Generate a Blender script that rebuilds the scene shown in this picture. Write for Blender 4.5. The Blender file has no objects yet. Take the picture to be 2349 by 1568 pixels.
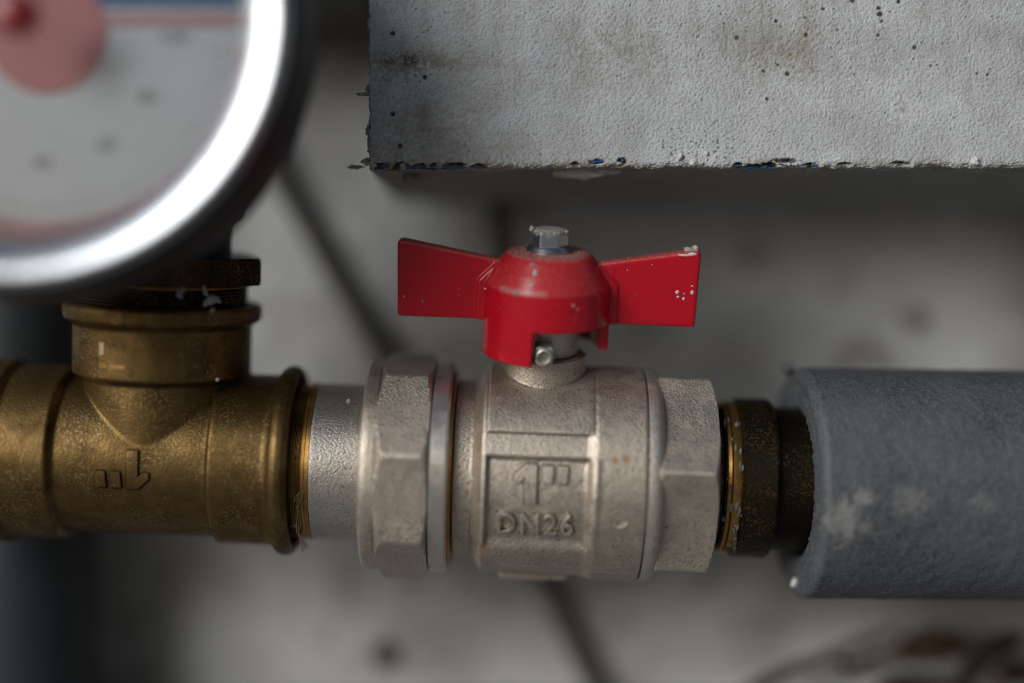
import bpy, bmesh, math, random
import numpy as np
from mathutils import Vector, Matrix, noise
R = math.radians
random.seed(7)
S = bpy.context.scene
COL = S.collection
MM = 0.001

# ------------------------------------------------------------------ camera, sky, sun, exposure
CAM_D = 351.0                                   # mm from lens to the plane of focus (y = 0)
cam = bpy.data.cameras.new('camera')
cam.lens = 50; cam.sensor_width = 36
cam.clip_start = 0.01; cam.clip_end = 200
cam.dof.use_dof = True
cam.dof.focus_distance = (CAM_D + 1.0) * MM
cam.dof.aperture_fstop = 1.35
cam.dof.aperture_blades = 0
co = bpy.data.objects.new('camera', cam); COL.objects.link(co)
co.location = (0, -CAM_D * MM, 0); co.rotation_euler = (R(90), 0, 0)
S.camera = co

SUN_EL, SUN_AZ = 20.0, 43.0                     # low, soft light from the front left
world = bpy.data.worlds.new('World'); S.world = world; world.use_nodes = True
wn = world.node_tree.nodes; wl = world.node_tree.links
sky = wn.new('ShaderNodeTexSky'); sky.sky_type = 'NISHITA'; sky.sun_disc = False
sky.sun_elevation = R(SUN_EL); sky.sun_rotation = R(180 + SUN_AZ)
sky.air_density = 1.0; sky.dust_density = 2.5; sky.ozone_density = 1.0
wl.new(sky.outputs[0], wn['Background'].inputs[0])
wn['Background'].inputs[1].default_value = 0.05
sl = bpy.data.lights.new('sun', 'SUN'); sl.energy = 2.5; sl.angle = R(34); sl.color = (0.90, 0.955, 1.0)
so = bpy.data.objects.new('sun', sl); COL.objects.link(so)
sd = Vector((-math.sin(R(SUN_AZ)) * math.cos(R(SUN_EL)), -math.cos(R(SUN_AZ)) * math.cos(R(SUN_EL)), math.sin(R(SUN_EL))))
so.location = sd * 3
so.rotation_euler = sd.to_track_quat('Z', 'Y').to_euler()
S.view_settings.view_transform = 'Standard'; S.view_settings.look = 'None'
S.view_settings.exposure = -0.17; S.view_settings.gamma = 1.0
S.cycles.use_denoising = True
S.cycles.use_adaptive_sampling = False
S.cycles.filter_width = 1.1
S.cycles.max_bounces = 8
S.cycles.sample_clamp_indirect = 4.0

# ------------------------------------------------------------------ helpers
K0 = 253.0 / 2349.0                             # mm per photo pixel in the plane of focus
def P(u, v, y):
    """place in the yard (mm) seen at photo pixel u, v when it stands y mm behind the plane of focus"""
    k = K0 * (CAM_D + y) / CAM_D
    return Vector(((u - 1174.5) * k, y, (783.9 - v) * k))

def empty(name, label, cat, loc=(0, 0, 0), rot=None, group=None):
    o = bpy.data.objects.new(name, None); COL.objects.link(o)
    o.empty_display_size = 0.01
    m = (rot or Matrix.Identity(3)).to_4x4(); m.translation = Vector(loc) * MM
    o.matrix_world = m
    tag(o, label, cat, group); return o

def tag(o, label=None, cat=None, group=None, kind=None):
    for k, val in (('label', label), ('category', cat), ('group', group), ('kind', kind)):
        if val: o[k] = val
    return o

def link(name, me, mat, parent=None, smooth=True):
    o = bpy.data.objects.new(name, me); COL.objects.link(o)
    if parent: o.parent = parent
    me.materials.clear(); me.materials.append(mat)
    if smooth: me.polygons.foreach_set('use_smooth', [True] * len(me.polygons))
    me.name = name
    return o

def build(name, bm, mat, parent=None, smooth=True, sharp=None):
    """bmesh in mm -> object in metres"""
    bmesh.ops.scale(bm, vec=(MM, MM, MM), verts=bm.verts)
    bmesh.ops.recalc_face_normals(bm, faces=bm.faces)
    me = bpy.data.meshes.new(name); bm.to_mesh(me); bm.free()
    o = link(name, me, mat, parent, smooth)
    if sharp: me.set_sharp_from_angle(angle=R(sharp))
    return o

def remeshed(bm, voxel, smooth_it, fac=0.5):
    """melt the joined volumes of a casting into one skin with soft edges"""
    bmesh.ops.scale(bm, vec=(MM, MM, MM), verts=bm.verts)
    bmesh.ops.recalc_face_normals(bm, faces=bm.faces)
    me = bpy.data.meshes.new('casting'); bm.to_mesh(me); bm.free()
    o = bpy.data.objects.new('casting', me); COL.objects.link(o)
    r = o.modifiers.new('r', 'REMESH'); r.mode = 'VOXEL'; r.voxel_size = voxel * MM; r.adaptivity = 0
    if smooth_it:
        s = o.modifiers.new('s', 'SMOOTH'); s.factor = fac; s.iterations = smooth_it
    dg = bpy.context.evaluated_depsgraph_get(); dg.update()
    out = bpy.data.meshes.new_from_object(o.evaluated_get(dg))
    bpy.data.objects.remove(o); bpy.data.meshes.remove(me)
    return out

def back_to_bm(me):
    bm = bmesh.new(); bm.from_mesh(me)
    bmesh.ops.scale(bm, vec=(1 / MM,) * 3, verts=bm.verts)
    bpy.data.meshes.remove(me); return bm

def verts_np(me):
    a = np.empty(len(me.vertices) * 3, dtype=np.float32); me.vertices.foreach_get('co', a)
    return a.reshape(-1, 3)

def set_attr(me, name, vals):
    at = me.attributes.new(name, 'FLOAT', 'POINT'); at.data.foreach_set('value', np.ascontiguousarray(vals, dtype=np.float32))

def lathe(bm, prof, n=96, axis='X', rfun=None, centre=(0, 0, 0), caps=True):
    """rings (a, r) about an axis through centre; theta 0 faces the camera, 90 is up (X) or right (Z)"""
    cx, cy, cz = centre; rings = []
    for a, r in prof:
        ring = []
        for i in range(n):
            th = 2 * math.pi * i / n
            rr = min(r, rfun(th)) if rfun else r
            if axis == 'X': p = (cx + a, cy - rr * math.cos(th), cz + rr * math.sin(th))
            elif axis == 'Z': p = (cx + rr * math.sin(th), cy - rr * math.cos(th), cz + a)
            else: p = (cx + rr * math.cos(th), cy + a, cz + rr * math.sin(th))
            ring.append(bm.verts.new(p))
        rings.append(ring)
    for r0, r1 in zip(rings, rings[1:]):
        for i in range(n):
            j = (i + 1) % n
            bm.faces.new((r0[i], r0[j], r1[j], r1[i]))
    if caps:
        bm.faces.new(rings[0]); bm.faces.new(rings[-1])
    return rings

def poly_r(apothem, n, at):
    """radius of a regular n-gon with a corner at angle at (degrees)"""
    st = 2 * math.pi / n
    cut = apothem / math.cos(st / 2) - .16
    def f(th):
        d = (th - R(at)) % st - st / 2
        return min(apothem / math.cos(d), cut)
    return f

def box(bm, c, s, rot=None, bev=0, seg=2):
    r = bmesh.ops.create_cube(bm, size=1.0)
    vs = r['verts']
    bmesh.ops.scale(bm, vec=s, verts=vs)
    if bev:
        es = list({e for v in vs for e in v.link_edges})
        b = bmesh.ops.bevel(bm, geom=es, offset=bev, segments=seg, affect='EDGES', profile=0.5)
        vs = list({v for f in b['faces'] for v in f.verts} | {v for v in vs if v.is_valid})
    if rot: bmesh.ops.rotate(bm, verts=vs, cent=(0, 0, 0), matrix=rot)
    bmesh.ops.translate(bm, vec=c, verts=vs)
    return vs

def prism(bm, pts, y0, y1, bev=0, seg=2):
    """outline in x, z pulled from y0 to y1"""
    a = [bm.verts.new((x, y0, z)) for x, z in pts]; b = [bm.verts.new((x, y1, z)) for x, z in pts]
    n = len(pts); fs = [bm.faces.new(a), bm.faces.new(b[::-1])]
    for i in range(n):
        j = (i + 1) % n; fs.append(bm.faces.new((a[j], a[i], b[i], b[j])))
    bmesh.ops.recalc_face_normals(bm, faces=fs)
    if bev:
        es = list({e for f in fs for e in f.edges})
        bmesh.ops.bevel(bm, geom=es, offset=bev, segments=seg, affect='EDGES', profile=0.5)

def tube(bm, pts, r, n=8):
    pts = [Vector(p) for p in pts]; rings = []
    rr = r if isinstance(r, (list, tuple)) else [r] * len(pts)
    up = Vector((0.13, 0.97, 0.2)).normalized()
    for i, p in enumerate(pts):
        d = (pts[min(i + 1, len(pts) - 1)] - pts[max(i - 1, 0)]).normalized()
        a = d.cross(up)
        if a.length < 1e-4: a = d.cross(Vector((1, 0, 0)))
        a.normalize(); b = d.cross(a)
        rings.append([bm.verts.new(p + (a * math.cos(t) + b * math.sin(t)) * rr[i]) for t in [2 * math.pi * k / n for k in range(n)]])
    for r0, r1 in zip(rings, rings[1:]):
        for i in range(n):
            bm.faces.new((r0[i], r0[(i + 1) % n], r1[(i + 1) % n], r1[i]))
    bm.faces.new(rings[0][::-1]); bm.faces.new(rings[-1])

def curve_pts(pts, n=24):
    """smooth (Catmull-Rom) line through points"""
    pts = [Vector(p) for p in pts]; q = [pts[0]] + pts + [pts[-1]]; out = []
    for i in range(1, len(q) - 2):
        for k in range(n):
            t = k / n
            out.append(0.5 * ((2 * q[i]) + (q[i + 1] - q[i - 1]) * t + (2 * q[i - 1] - 5 * q[i] + 4 * q[i + 1] - q[i + 2]) * t * t
                              + (3 * q[i] - q[i - 1] - 3 * q[i + 1] + q[i + 2]) * t ** 3))
    out.append(pts[-1]); return out

def blob(bm, c, s, amp=0.25, sub=2, seed=0, freq=1.3):
    r = bmesh.ops.create_icosphere(bm, subdivisions=sub, radius=1.0)
    for v in r['verts']:
        d = v.co.normalized()
        k = 1 + amp * noise.noise(d * freq + Vector((seed * 3.1, seed * 1.7, 0))) * 2 + amp * .6 * noise.noise(d * freq * 3 + Vector((0, seed, 5)))
        v.co = Vector((d.x * s[0] * k + c[0], d.y * s[1] * k + c[1], d.z * s[2] * k + c[2]))

def text_bm(txt, size, depth, bevel=0.0, spacing=1.0, sx=1.0):
    cu = bpy.data.curves.new('t', 'FONT'); cu.body = txt; cu.size = size; cu.extrude = depth; cu.bevel_depth = bevel
    cu.align_x = 'CENTER'; cu.align_y = 'CENTER'; cu.space_character = spacing; cu.resolution_u = 6
    o = bpy.data.objects.new('t', cu); COL.objects.link(o)
    dg = bpy.context.evaluated_depsgraph_get(); dg.update()
    me = bpy.data.meshes.new_from_object(o.evaluated_get(dg))
    bpy.data.objects.remove(o); bpy.data.curves.remove(cu)
    bm = bmesh.new(); bm.from_mesh(me); bpy.data.meshes.remove(me)
    bmesh.ops.remove_doubles(bm, verts=bm.verts, dist=1e-5)
    for v in bm.verts: v.co.x *= sx
    return bm

# ------------------------------------------------------------------ materials
def mat(name):
    m = bpy.data.materials.new(name); m.use_nodes = True
    return m, m.node_tree.nodes, m.node_tree.links, m.node_tree.nodes['Principled BSDF']

def coords(n):
    return n.new('ShaderNodeTexCoord').outputs['Object']

def nz(n, l, vec, scale, detail=3, rough=0.55, dist=0.0):
    t = n.new('ShaderNodeTexNoise'); t.inputs['Scale'].default_value = scale; t.inputs['Detail'].default_value = detail
    t.inputs['Roughness'].default_value = rough; t.inputs['Distortion'].default_value = dist
    l.new(vec, t.inputs['Vector']); return t.outputs['Fac']

def ramp(n, l, fac, stops):
    r = n.new('ShaderNodeValToRGB'); e = r.color_ramp.elements
    while len(e) < len(stops): e.new(0.5)
    for x, (p, c) in zip(e, stops):
        x.position = p; x.color = (c, c, c, 1) if isinstance(c, (int, float)) else (*c, 1)
    l.new(fac, r.inputs[0]); return r.outputs[0]

def mix(n, l, fac, a, b, mode='MIX'):
    m = n.new('ShaderNodeMix'); m.data_type = 'RGBA'; m.blend_type = mode
    for sock, val in ((m.inputs['Factor'], fac), (m.inputs[6], a), (m.inputs[7], b)):
        if hasattr(val, 'links'): l.new(val, sock)
        elif isinstance(val, (int, float)): sock.default_value = val
        else: sock.default_value = (*val, 1)
    return m.outputs[2]

def math_(n, l, op, a, b=0.0, clamp=False):
    m = n.new('ShaderNodeMath'); m.operation = op; m.use_clamp = clamp
    for sock, val in zip(m.inputs, (a, b)):
        if hasattr(val, 'links'): l.new(val, sock)
        else: sock.default_value = val
    return m.outputs[0]

def bump(n, l, h, dist, strength=1.0, normal=None):
    b = n.new('ShaderNodeBump'); b.inputs['Strength'].default_value = strength; b.inputs['Distance'].default_value = dist
    l.new(h, b.inputs['Height'])
    if normal: l.new(normal, b.inputs['Normal'])
    return b.outputs['Normal']

def attr(n, name):
    a = n.new('ShaderNodeAttribute'); a.attribute_name = name; return a.outputs['Fac']

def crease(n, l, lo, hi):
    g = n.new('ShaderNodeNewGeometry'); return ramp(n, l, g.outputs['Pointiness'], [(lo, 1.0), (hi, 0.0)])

def nickel(name='nickel_plate', base=(0.61, 0.53, 0.435), grain=1700, amp=0.00021, rough=0.45, warm=(0.30, 0.235, 0.18)):
    m, n, l, b = mat(name); c = coords(n)
    blot = nz(n, l, c, 110, 4, .6)
    fine = nz(n, l, c, grain, 3, .6)
    col = mix(n, l, ramp(n, l, blot, [(.48, 0), (.78, .35)]), base, warm)
    col = mix(n, l, ramp(n, l, fine, [(.33, .6), (.46, 0)]), col, (0.15, 0.115, 0.085))
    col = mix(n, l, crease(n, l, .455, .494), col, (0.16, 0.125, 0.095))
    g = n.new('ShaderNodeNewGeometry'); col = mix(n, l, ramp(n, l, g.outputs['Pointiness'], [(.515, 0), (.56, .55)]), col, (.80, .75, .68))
    spot = nz(n, l, c, 700, 2, .5)
    col = mix(n, l, ramp(n, l, spot, [(.70, 0), (.76, .7)]), col, (.10, .08, .06))
    col = mix(n, l, attr(n, 'outline_or_grime'), col, (0.075, 0.055, 0.04))
    st = attr(n, 'stain')
    col = mix(n, l, st, col, (0.36, 0.15, 0.04))
    l.new(col, b.inputs['Base Color'])
    met = math_(n, l, 'SUBTRACT', 0.88, math_(n, l, 'MULTIPLY', st, .6)); l.new(met, b.inputs['Metallic'])
    l.new(ramp(n, l, nz(n, l, c, 260, 3), [(.3, rough - .06), (.7, rough + .12)]), b.inputs['Roughness'])
    l.new(bump(n, l, fine, amp, .9), b.inputs['Normal'])
    return m

def brass(name, base, bright, dark, grain=1500, rough=0.42, amp=0.00013, speck=.45, metal=.92):
    m, n, l, b = mat(name); c = coords(n)
    fine = nz(n, l, c, grain, 4, .65)
    blot = nz(n, l, c, 160, 5, .65)
    col = mix(n, l, ramp(n, l, blot, [(.35, 0), (.68, .85)]), base, dark)
    sp = math_(n, l, 'MULTIPLY', ramp(n, l, fine, [(.51, 0), (.62, 1)]), ramp(n, l, nz(n, l, c, 90, 3), [(.42, 0), (.6, speck)]))
    col = mix(n, l, sp, col, bright)
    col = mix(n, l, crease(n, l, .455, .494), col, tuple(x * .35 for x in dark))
    col = mix(n, l, attr(n, 'outline_or_grime'), col, (.018, .012, .006))
    l.new(col, b.inputs['Base Color']); b.inputs['Metallic'].default_value = metal
    l.new(ramp(n, l, blot, [(.3, rough - .06), (.7, rough + .16)]), b.inputs['Roughness'])
    l.new(bump(n, l, fine, amp, .8), b.inputs['Normal'])
    return m

def plain(name, color, rough=0.5, metal=0.0, var=0.25, scale=150, amp=0.0, bscale=800, spec=0.5):
    m, n, l, b = mat(name); c = coords(n)
    f = nz(n, l, c, scale, 4, .6)
    l.new(mix(n, l, ramp(n, l, f, [(.3, 0), (.7, 1)]), tuple(x * (1 - var) for x in color), tuple(min(1, x * (1 + var)) for x in color)), b.inputs['Base Color'])
    b.inputs['Roughness'].default_value = rough; b.inputs['Metallic'].default_value = metal
    b.inputs['Specular IOR Level'].default_value = spec
    if amp: l.new(bump(n, l, nz(n, l, c, bscale, 4, .6), amp), b.inputs['Normal'])
    return m

M_NICKEL = nickel()
M_NICKEL_SMOOTH = nickel('nickel_machined', base=(.58, .525, .46), grain=1800, amp=.00004, rough=.32)
M_NICKEL_ROUGH = nickel('nickel_blasted', base=(.53, .485, .43), grain=1700, amp=.00018, rough=.40, warm=(.42, .37, .32))
M_BRASS = brass('cast_brass', (.195, .120, .043), (.48, .35, .16), (.065, .038, .014))
M_BRASS_BRIGHT = brass('bare_brass', (.52, .30, .085), (.75, .5, .2), (.25, .12, .035), rough=.3, amp=.00002)
M_BRASS_DARK = brass('tarnished_brass', (.035, .025, .013), (.28, .18, .06), (.012, .009, .006), rough=.38, speck=.45, metal=.85)
M_PIN = nickel('pin_steel', base=(.36, .335, .29), grain=1800, amp=.0001, rough=.5)
M_POLISH_GLINT = plain('polish_glint', (.70, .56, .36), .36, 1.0, .12, 400)  # polished brass with the glint put into its pale colour
M_BLACK = plain('black_plastic', (.008, .008, .010), .5, amp=.00008, bscale=300)
def zinc():
    m, n, l, b = mat('zinc_plate'); c = coords(n); f = nz(n, l, c, 500, 4, .6)
    g = math_(n, l, 'MULTIPLY', attr(n, 'outline_or_grime'), ramp(n, l, nz(n, l, c, 1300, 4, .7), [(.3, .5), (.55, 1)]))
    l.new(mix(n, l, g, mix(n, l, f, (.46, .475, .50), (.70, .71, .73)), (.34, .32, .27)), b.inputs['Base Color'])
    l.new(math_(n, l, 'SUBTRACT', 1.0, g), b.inputs['Metallic']); l.new(math_(n, l, 'ADD', .30, math_(n, l, 'MULTIPLY', g, .7)), b.inputs['Roughness'])
    l.new(bump(n, l, f, .00006), b.inputs['Normal']); return m
M_ZINC = zinc()
M_DUST = plain('mortar_dust', (.36, .34, .29), .95, 0, .3, 900, .0003, 1500, .1)
M_WHITE = plain('white_render_crumb', (.62, .61, .58), .9, 0, .15, 700, .0002, 1500, .2)
M_HEMP = plain('hemp', (.16, .115, .06), .8, 0, .3, 900)
M_BLUE = plain('blue_glass_mesh', (.012, .075, .22), .5, 0, .4, 500)
M_CABLE = plain('dark_cable', (.085, .08, .073), .6)
M_SLATE = plain('slate_paint', (.022, .026, .030), .55, 0, .2, 30)
M_HOLE = plain('hole_dark', (.05, .045, .04), .9)

def red_plastic():
    m, n, l, b = mat('red_plastic'); c = coords(n)
    f = nz(n, l, c, 120, 4, .6)
    col = mix(n, l, f, (.46, .0035, .013), (.58, .006, .021))
    sc = n.new('ShaderNodeMapping'); sc.inputs['Scale'].default_value = (260, 900, 260); sc.inputs['Rotation'].default_value = (0, R(35), 0)
    l.new(c, sc.inputs['Vector'])
    scr = ramp(n, l, nz(n, l, sc.outputs[0], 1.0, 5, .7, 1.5), [(.66, 0), (.72, .35)])
    col = mix(n, l, scr, col, (.45, .22, .2))
    spk = ramp(n, l, nz(n, l, c, 1900, 2, .5), [(.71, 0), (.76, .6)])
    col = mix(n, l, math_(n, l, 'MULTIPLY', spk, ramp(n, l, nz(n, l, c, 70, 2), [(.42, 0), (.6, 1)])), col, (.5, .42, .36))
    dust = math_(n, l, 'MULTIPLY', attr(n, 'dust'), ramp(n, l, nz(n, l, c, 900, 5, .7), [(.32, .15), (.62, 1)]))
    col = mix(n, l, dust, col, (.36, .30, .24))
    l.new(col, b.inputs['Base Color'])
    l.new(math_(n, l, 'ADD', ramp(n, l, nz(n, l, c, 200, 4), [(.3, .20), (.7, .32)]), math_(n, l, 'MULTIPLY', dust, .4)), b.inputs['Roughness'])
    l.new(bump(n, l, nz(n, l, c, 500, 4, .6), .00006), b.inputs['Normal'])
    return m
M_RED = red_plastic()

def plaster():
    m, n, l, b = mat('rough_white_render'); c = coords(n)
    f = nz(n, l, c, 2200, 4, .65); g = nz(n, l, c, 60, 5, .6)
    col = mix(n, l, ramp(n, l, g, [(.3, 0), (.7, 1)]), (.41, .422, .432), (.60, .613, .622))
    pit_dark_dirt = attr(n, 'pit_dark_dirt'); warm = attr(n, 'warm')
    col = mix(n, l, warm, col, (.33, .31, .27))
    col = mix(n, l, math_(n, l, 'MULTIPLY', pit_dark_dirt, 1.0, True), col, (.018, .016, .014))  # shade inside pits and chips painted near black, along with the stained patch
    sp = ramp(n, l, nz(n, l, c, 420, 3, .6), [(.66, 0), (.74, .55)])
    col = mix(n, l, sp, col, (.22, .20, .17))
    col = mix(n, l, math_(n, l, 'MULTIPLY', ramp(n, l, nz(n, l, c, 38, 5, .65, .6), [(.54, 0), (.70, .75)]), ramp(n, l, nz(n, l, c, 900, 4, .7), [(.40, .1), (.62, .75)])), col, (.25, .235, .20))
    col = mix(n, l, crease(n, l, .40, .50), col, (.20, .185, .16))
    l.new(col, b.inputs['Base Color']); b.inputs['Roughness'].default_value = .95; b.inputs['Specular IOR Level'].default_value = .15
    l.new(bump(n, l, f, .00012, .7), b.inputs['Normal'])
    return m
M_PLASTER = plaster()

def foam():
    m, n, l, b = mat('grey_foam'); c = coords(n)
    v = n.new('ShaderNodeTexVoronoi'); v.inputs['Scale'].default_value = 1150; l.new(c, v.inputs['Vector'])
    f = nz(n, l, c, 900, 4, .65); g = nz(n, l, c, 50, 4)
    col = mix(n, l, ramp(n, l, f, [(.32, 0), (.68, 1)]), (.040, .043, .048), (.118, .123, .132))
    col = mix(n, l, ramp(n, l, g, [(.35, 0), (.65, .6)]), col, (.125, .13, .138))
    col = mix(n, l, attr(n, 'stain'), col, (.27, .27, .25))
    l.new(col, b.inputs['Base Color']); b.inputs['Roughness'].default_value = .5
    b.inputs['Specular IOR Level'].default_value = .35
    h = math_(n, l, 'ADD', f, math_(n, l, 'MULTIPLY', v.outputs['Distance'], .5))
    l.new(bump(n, l, h, .00035, .8), b.inputs['Normal'])
    return m
M_FOAM = foam()

def masonry(name, a, bcol, dark, sc=9.0, amp=.002):
    m, n, l, b = mat(name); c = coords(n)
    g = nz(n, l, c, sc, 6, .6); h = nz(n, l, c, sc * 4, 5, .6)
    col = mix(n, l, ramp(n, l, g, [(.40, 0), (.58, 1)]), a, bcol)
    col = mix(n, l, ramp(n, l, h, [(.56, 0), (.70, .75)]), col, dark)
    l.new(col, b.inputs['Base Color']); b.inputs['Roughness'].default_value = .92; b.inputs['Specular IOR Level'].default_value = .2
    l.new(bump(n, l, nz(n, l, c, sc * 22, 5, .6), amp), b.inputs['Normal'])
    return m
M_WALL = masonry('grey_wall_plaster', (.29, .275, .25), (.78, .78, .775), (.12, .108, .09), 8.0)
M_OLD_CONCRETE = masonry('old_concrete', (.26, .25, .23), (.34, .33, .31), (.15, .14, .12))
M_GROUND = masonry('ground_concrete', (.26, .26, .265), (.34, .34, .345), (.18, .175, .17), 6)

# ------------------------------------------------------------------ setting
def quad_slab(name, x0, x1, y0, y1, z0, z1, m, nx=2):
    bm = bmesh.new(); box(bm, ((x0 + x1) / 2, (y0 + y1) / 2, (z0 + z1) / 2), (x1 - x0, y1 - y0, z1 - z0))
    return build(name, bm, m, smooth=False)

WALL_Y = 100
bm = bmesh.new()
nx, nzv = 90, 60
grid = [[None] * (nzv + 1) for _ in range(nx + 1)]
for i in range(nx + 1):
    for j in range(nzv + 1):
        x = -900 + 1800 * i / nx; z = -116 + 760 * j / nzv
        grid[i][j] = bm.verts.new((x, WALL_Y + 3 * noise.noise(Vector((x * .02, z * .02, 1))) + 1.0 * noise.noise(Vector((x * .07, z * .07, 4))), z))
for i in range(nx):
    for j in range(nzv): bm.faces.new((grid[i][j], grid[i + 1][j], grid[i + 1][j + 1], grid[i][j + 1]))
ww = build('background_wall', bm, M_WALL); tag(ww, 'pale grey rough plastered wall far behind the pipework, out of focus', 'wall')

bm = bmesh.new()
gs = [-40000, -6000, -1500] + [-1000 + 50 * i for i in range(41)] + [1500, 6000, 40000]
gv = {}
for i, x in enumerate(gs):
    for j, y in enumerate(gs):
        gv[i, j] = bm.verts.new((x, y, -112 + 1.5 * noise.noise(Vector((x * .013, y * .013, 0)))))
for i in range(len(gs) - 1):
    for j in range(len(gs) - 1): bm.faces.new((gv[i, j], gv[i + 1, j], gv[i + 1, j + 1], gv[i, j + 1]))
g = build('ground', bm, M_GROUND); tag(g, kind='structure')

so_ = quad_slab('added_shade_slab', -900, -42, 30, 96, 99, 620, M_OLD_CONCRETE)  # added slab above the view, blocks light so the upper wall darkens
tag(so_, 'unseen added lintel over the back wall, above and behind the gauge', 'occluder')

bm = bmesh.new()
lathe(bm, [(-111, 23), (620, 23)], 48, 'Z', centre=(-147, 72, 0))
lathe(bm, [(60, 24.5), (61, 25.5), (82, 25.5), (83, 24.5)], 48, 'Z', centre=(-147, 72, 0))
d = build('drain_pipe', bm, M_SLATE, sharp=40); tag(d, 'dark slate grey upright pipe at the far left behind the brass tee', 'pipe')

bm = bmesh.new()
tube(bm, curve_pts([P(520, 180, 94), P(600, 330, 94), P(690, 490, 95), P(880, 820, 96), P(1060, 1080, 96), P(1225, 1300, 96), P(1315, 1470, 95), P(1375, 1600, 94), P(1400, 1680, 93)], 10), 3.4, 12)
c1 = build('cable', bm, M_CABLE); tag(c1, 'long dark blurred cable running diagonally down the back wall behind the valve', 'cable')
bm = bmesh.new()
tube(bm, curve_pts([P(1120, 360, 84), P(1140, 450, 86), P(1150, 540, 88), P(1165, 660, 94), P(1200, 760, 97)], 8), 3.0, 12)
c2 = build('cable', bm, M_CABLE); tag(c2, 'short dark blurred cable dropping from under the slab behind the red handle', 'cable')

for (u, v, r, lab) in ((882, 1505, 5.2, 'dark round plug in the back wall below the hex union nut'), (2100, 735, 5.0, 'faint dark plug in the wall above the foam sleeve')):
    bm = bmesh.new(); q = P(u, v, WALL_Y - 3); r *= .8
    lathe(bm, [(0, r * .8), (1.2, r), (6, r)], 20, 'Y', centre=q)
    o = build('wall_plug', bm, M_HOLE if u < 1000 else M_OLD_CONCRETE, sharp=40); tag(o, lab, 'wall plug')

# dry leaves and twigs on the ground
def leaf_mat(name, a, b2):
    return plain(name, a, .75, 0, .35, 60, .0006, 120)
M_LEAF = leaf_mat('dry_leaf', (.15, .085, .045), 0); M_LEAF_DARK = leaf_mat('rotten_leaf', (.035, .03, .024), 0); M_TWIG = plain('twig_bark', (.055, .045, .034), .85, 0, .4, 90)
def leaf(c, ln, wd, rot, curl, m, label):
    bm = bmesh.new(); n1, n2 = 14, 6; vs = {}
    for i in range(n1 + 1):
        t = i / n1; w = wd * (math.sin(math.pi * min(1, t * .96 + .02)) ** .7) * (1 + .16 * math.sin(t * 31))
        for j in range(-n2, n2 + 1):
            s = j / n2
            z = curl * (s * s) * wd * .5 + math.sin(t * 3.0) * curl * ln * .22 + 1.4 * noise.noise(Vector((t * 4, s * 3, ln)))
            vs[i, j] = bm.verts.new(((t - .5) * ln, s * w * .5 * (1 - .25 * curl * abs(s)), z))
    fs = []
    for i in range(n1):
        for j in range(-n2, n2): fs.append(bm.faces.new((vs[i, j], vs[i + 1, j], vs[i + 1, j + 1], vs[i, j + 1])))
    bmesh.ops.solidify(bm, geom=fs, thickness=.5)
    root = empty('dry_leaf', label, 'leaf', c, Matrix.Rotation(rot[2], 3, 'Z') @ Matrix.Rotation(rot[1], 3, 'Y') @ Matrix.Rotation(rot[0], 3, 'X'), 'dry leaves on the ground')
    build('blade', bm, m, root)
    bm = bmesh.new(); tube(bm, [((t - .5) * ln * 1.0, 0, .8 + math.sin(max(0, t) * 3.0) * curl * ln * .22) for t in [-.28 + .12 * k for k in range(11)]], [.9 - .06 * k for k in range(11)], 6)
    build('stalk', bm, m, root)
    return root
leaf(P(2125, 1500, 78), 27, 13, (.9, -.12, .25), .5, M_LEAF, 'curled brown dry leaf on the ground under the foam sleeve')
leaf(P(2285, 1530, 72), 26, 12, (.6, -.75, -.3), .6, M_LEAF_DARK, 'blackened curled leaf at the lower right corner')
leaf(P(1985, 1535, 75), 24, 5, (.8, -.30, .15), .3, M_LEAF_DARK, 'narrow dark leaf lying left of the brown curled leaf')
leaf(P(2360, 1580, 80), 30, 18, (.3, .2, .6), .4, M_LEAF, 'brown leaf partly cut off by the right edge of the photo')
leaf(P(2120, 1600, 66), 36, 16, (.2, .1, .4), .3, M_LEAF, 'flat brown leaf at the bottom edge below the curled one')
bm = bmesh.new()
tube(bm, curve_pts([P(1690, 1605, 74), P(1800, 1545, 76), P(1890, 1512, 80), P(1965, 1480, 84), P(2050, 1450, 90)], 6), [2.6 - .06 * k for k in range(25)], 10)
tube(bm, curve_pts([P(1890, 1512, 80), P(1930, 1520, 79), P(1990, 1550, 76)], 5), 1.3, 8)
tw = build('twig', bm, M_TWIG); tag(tw, 'dark bent twig leaning up from the ground left of the dry leaves', 'twig')

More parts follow.
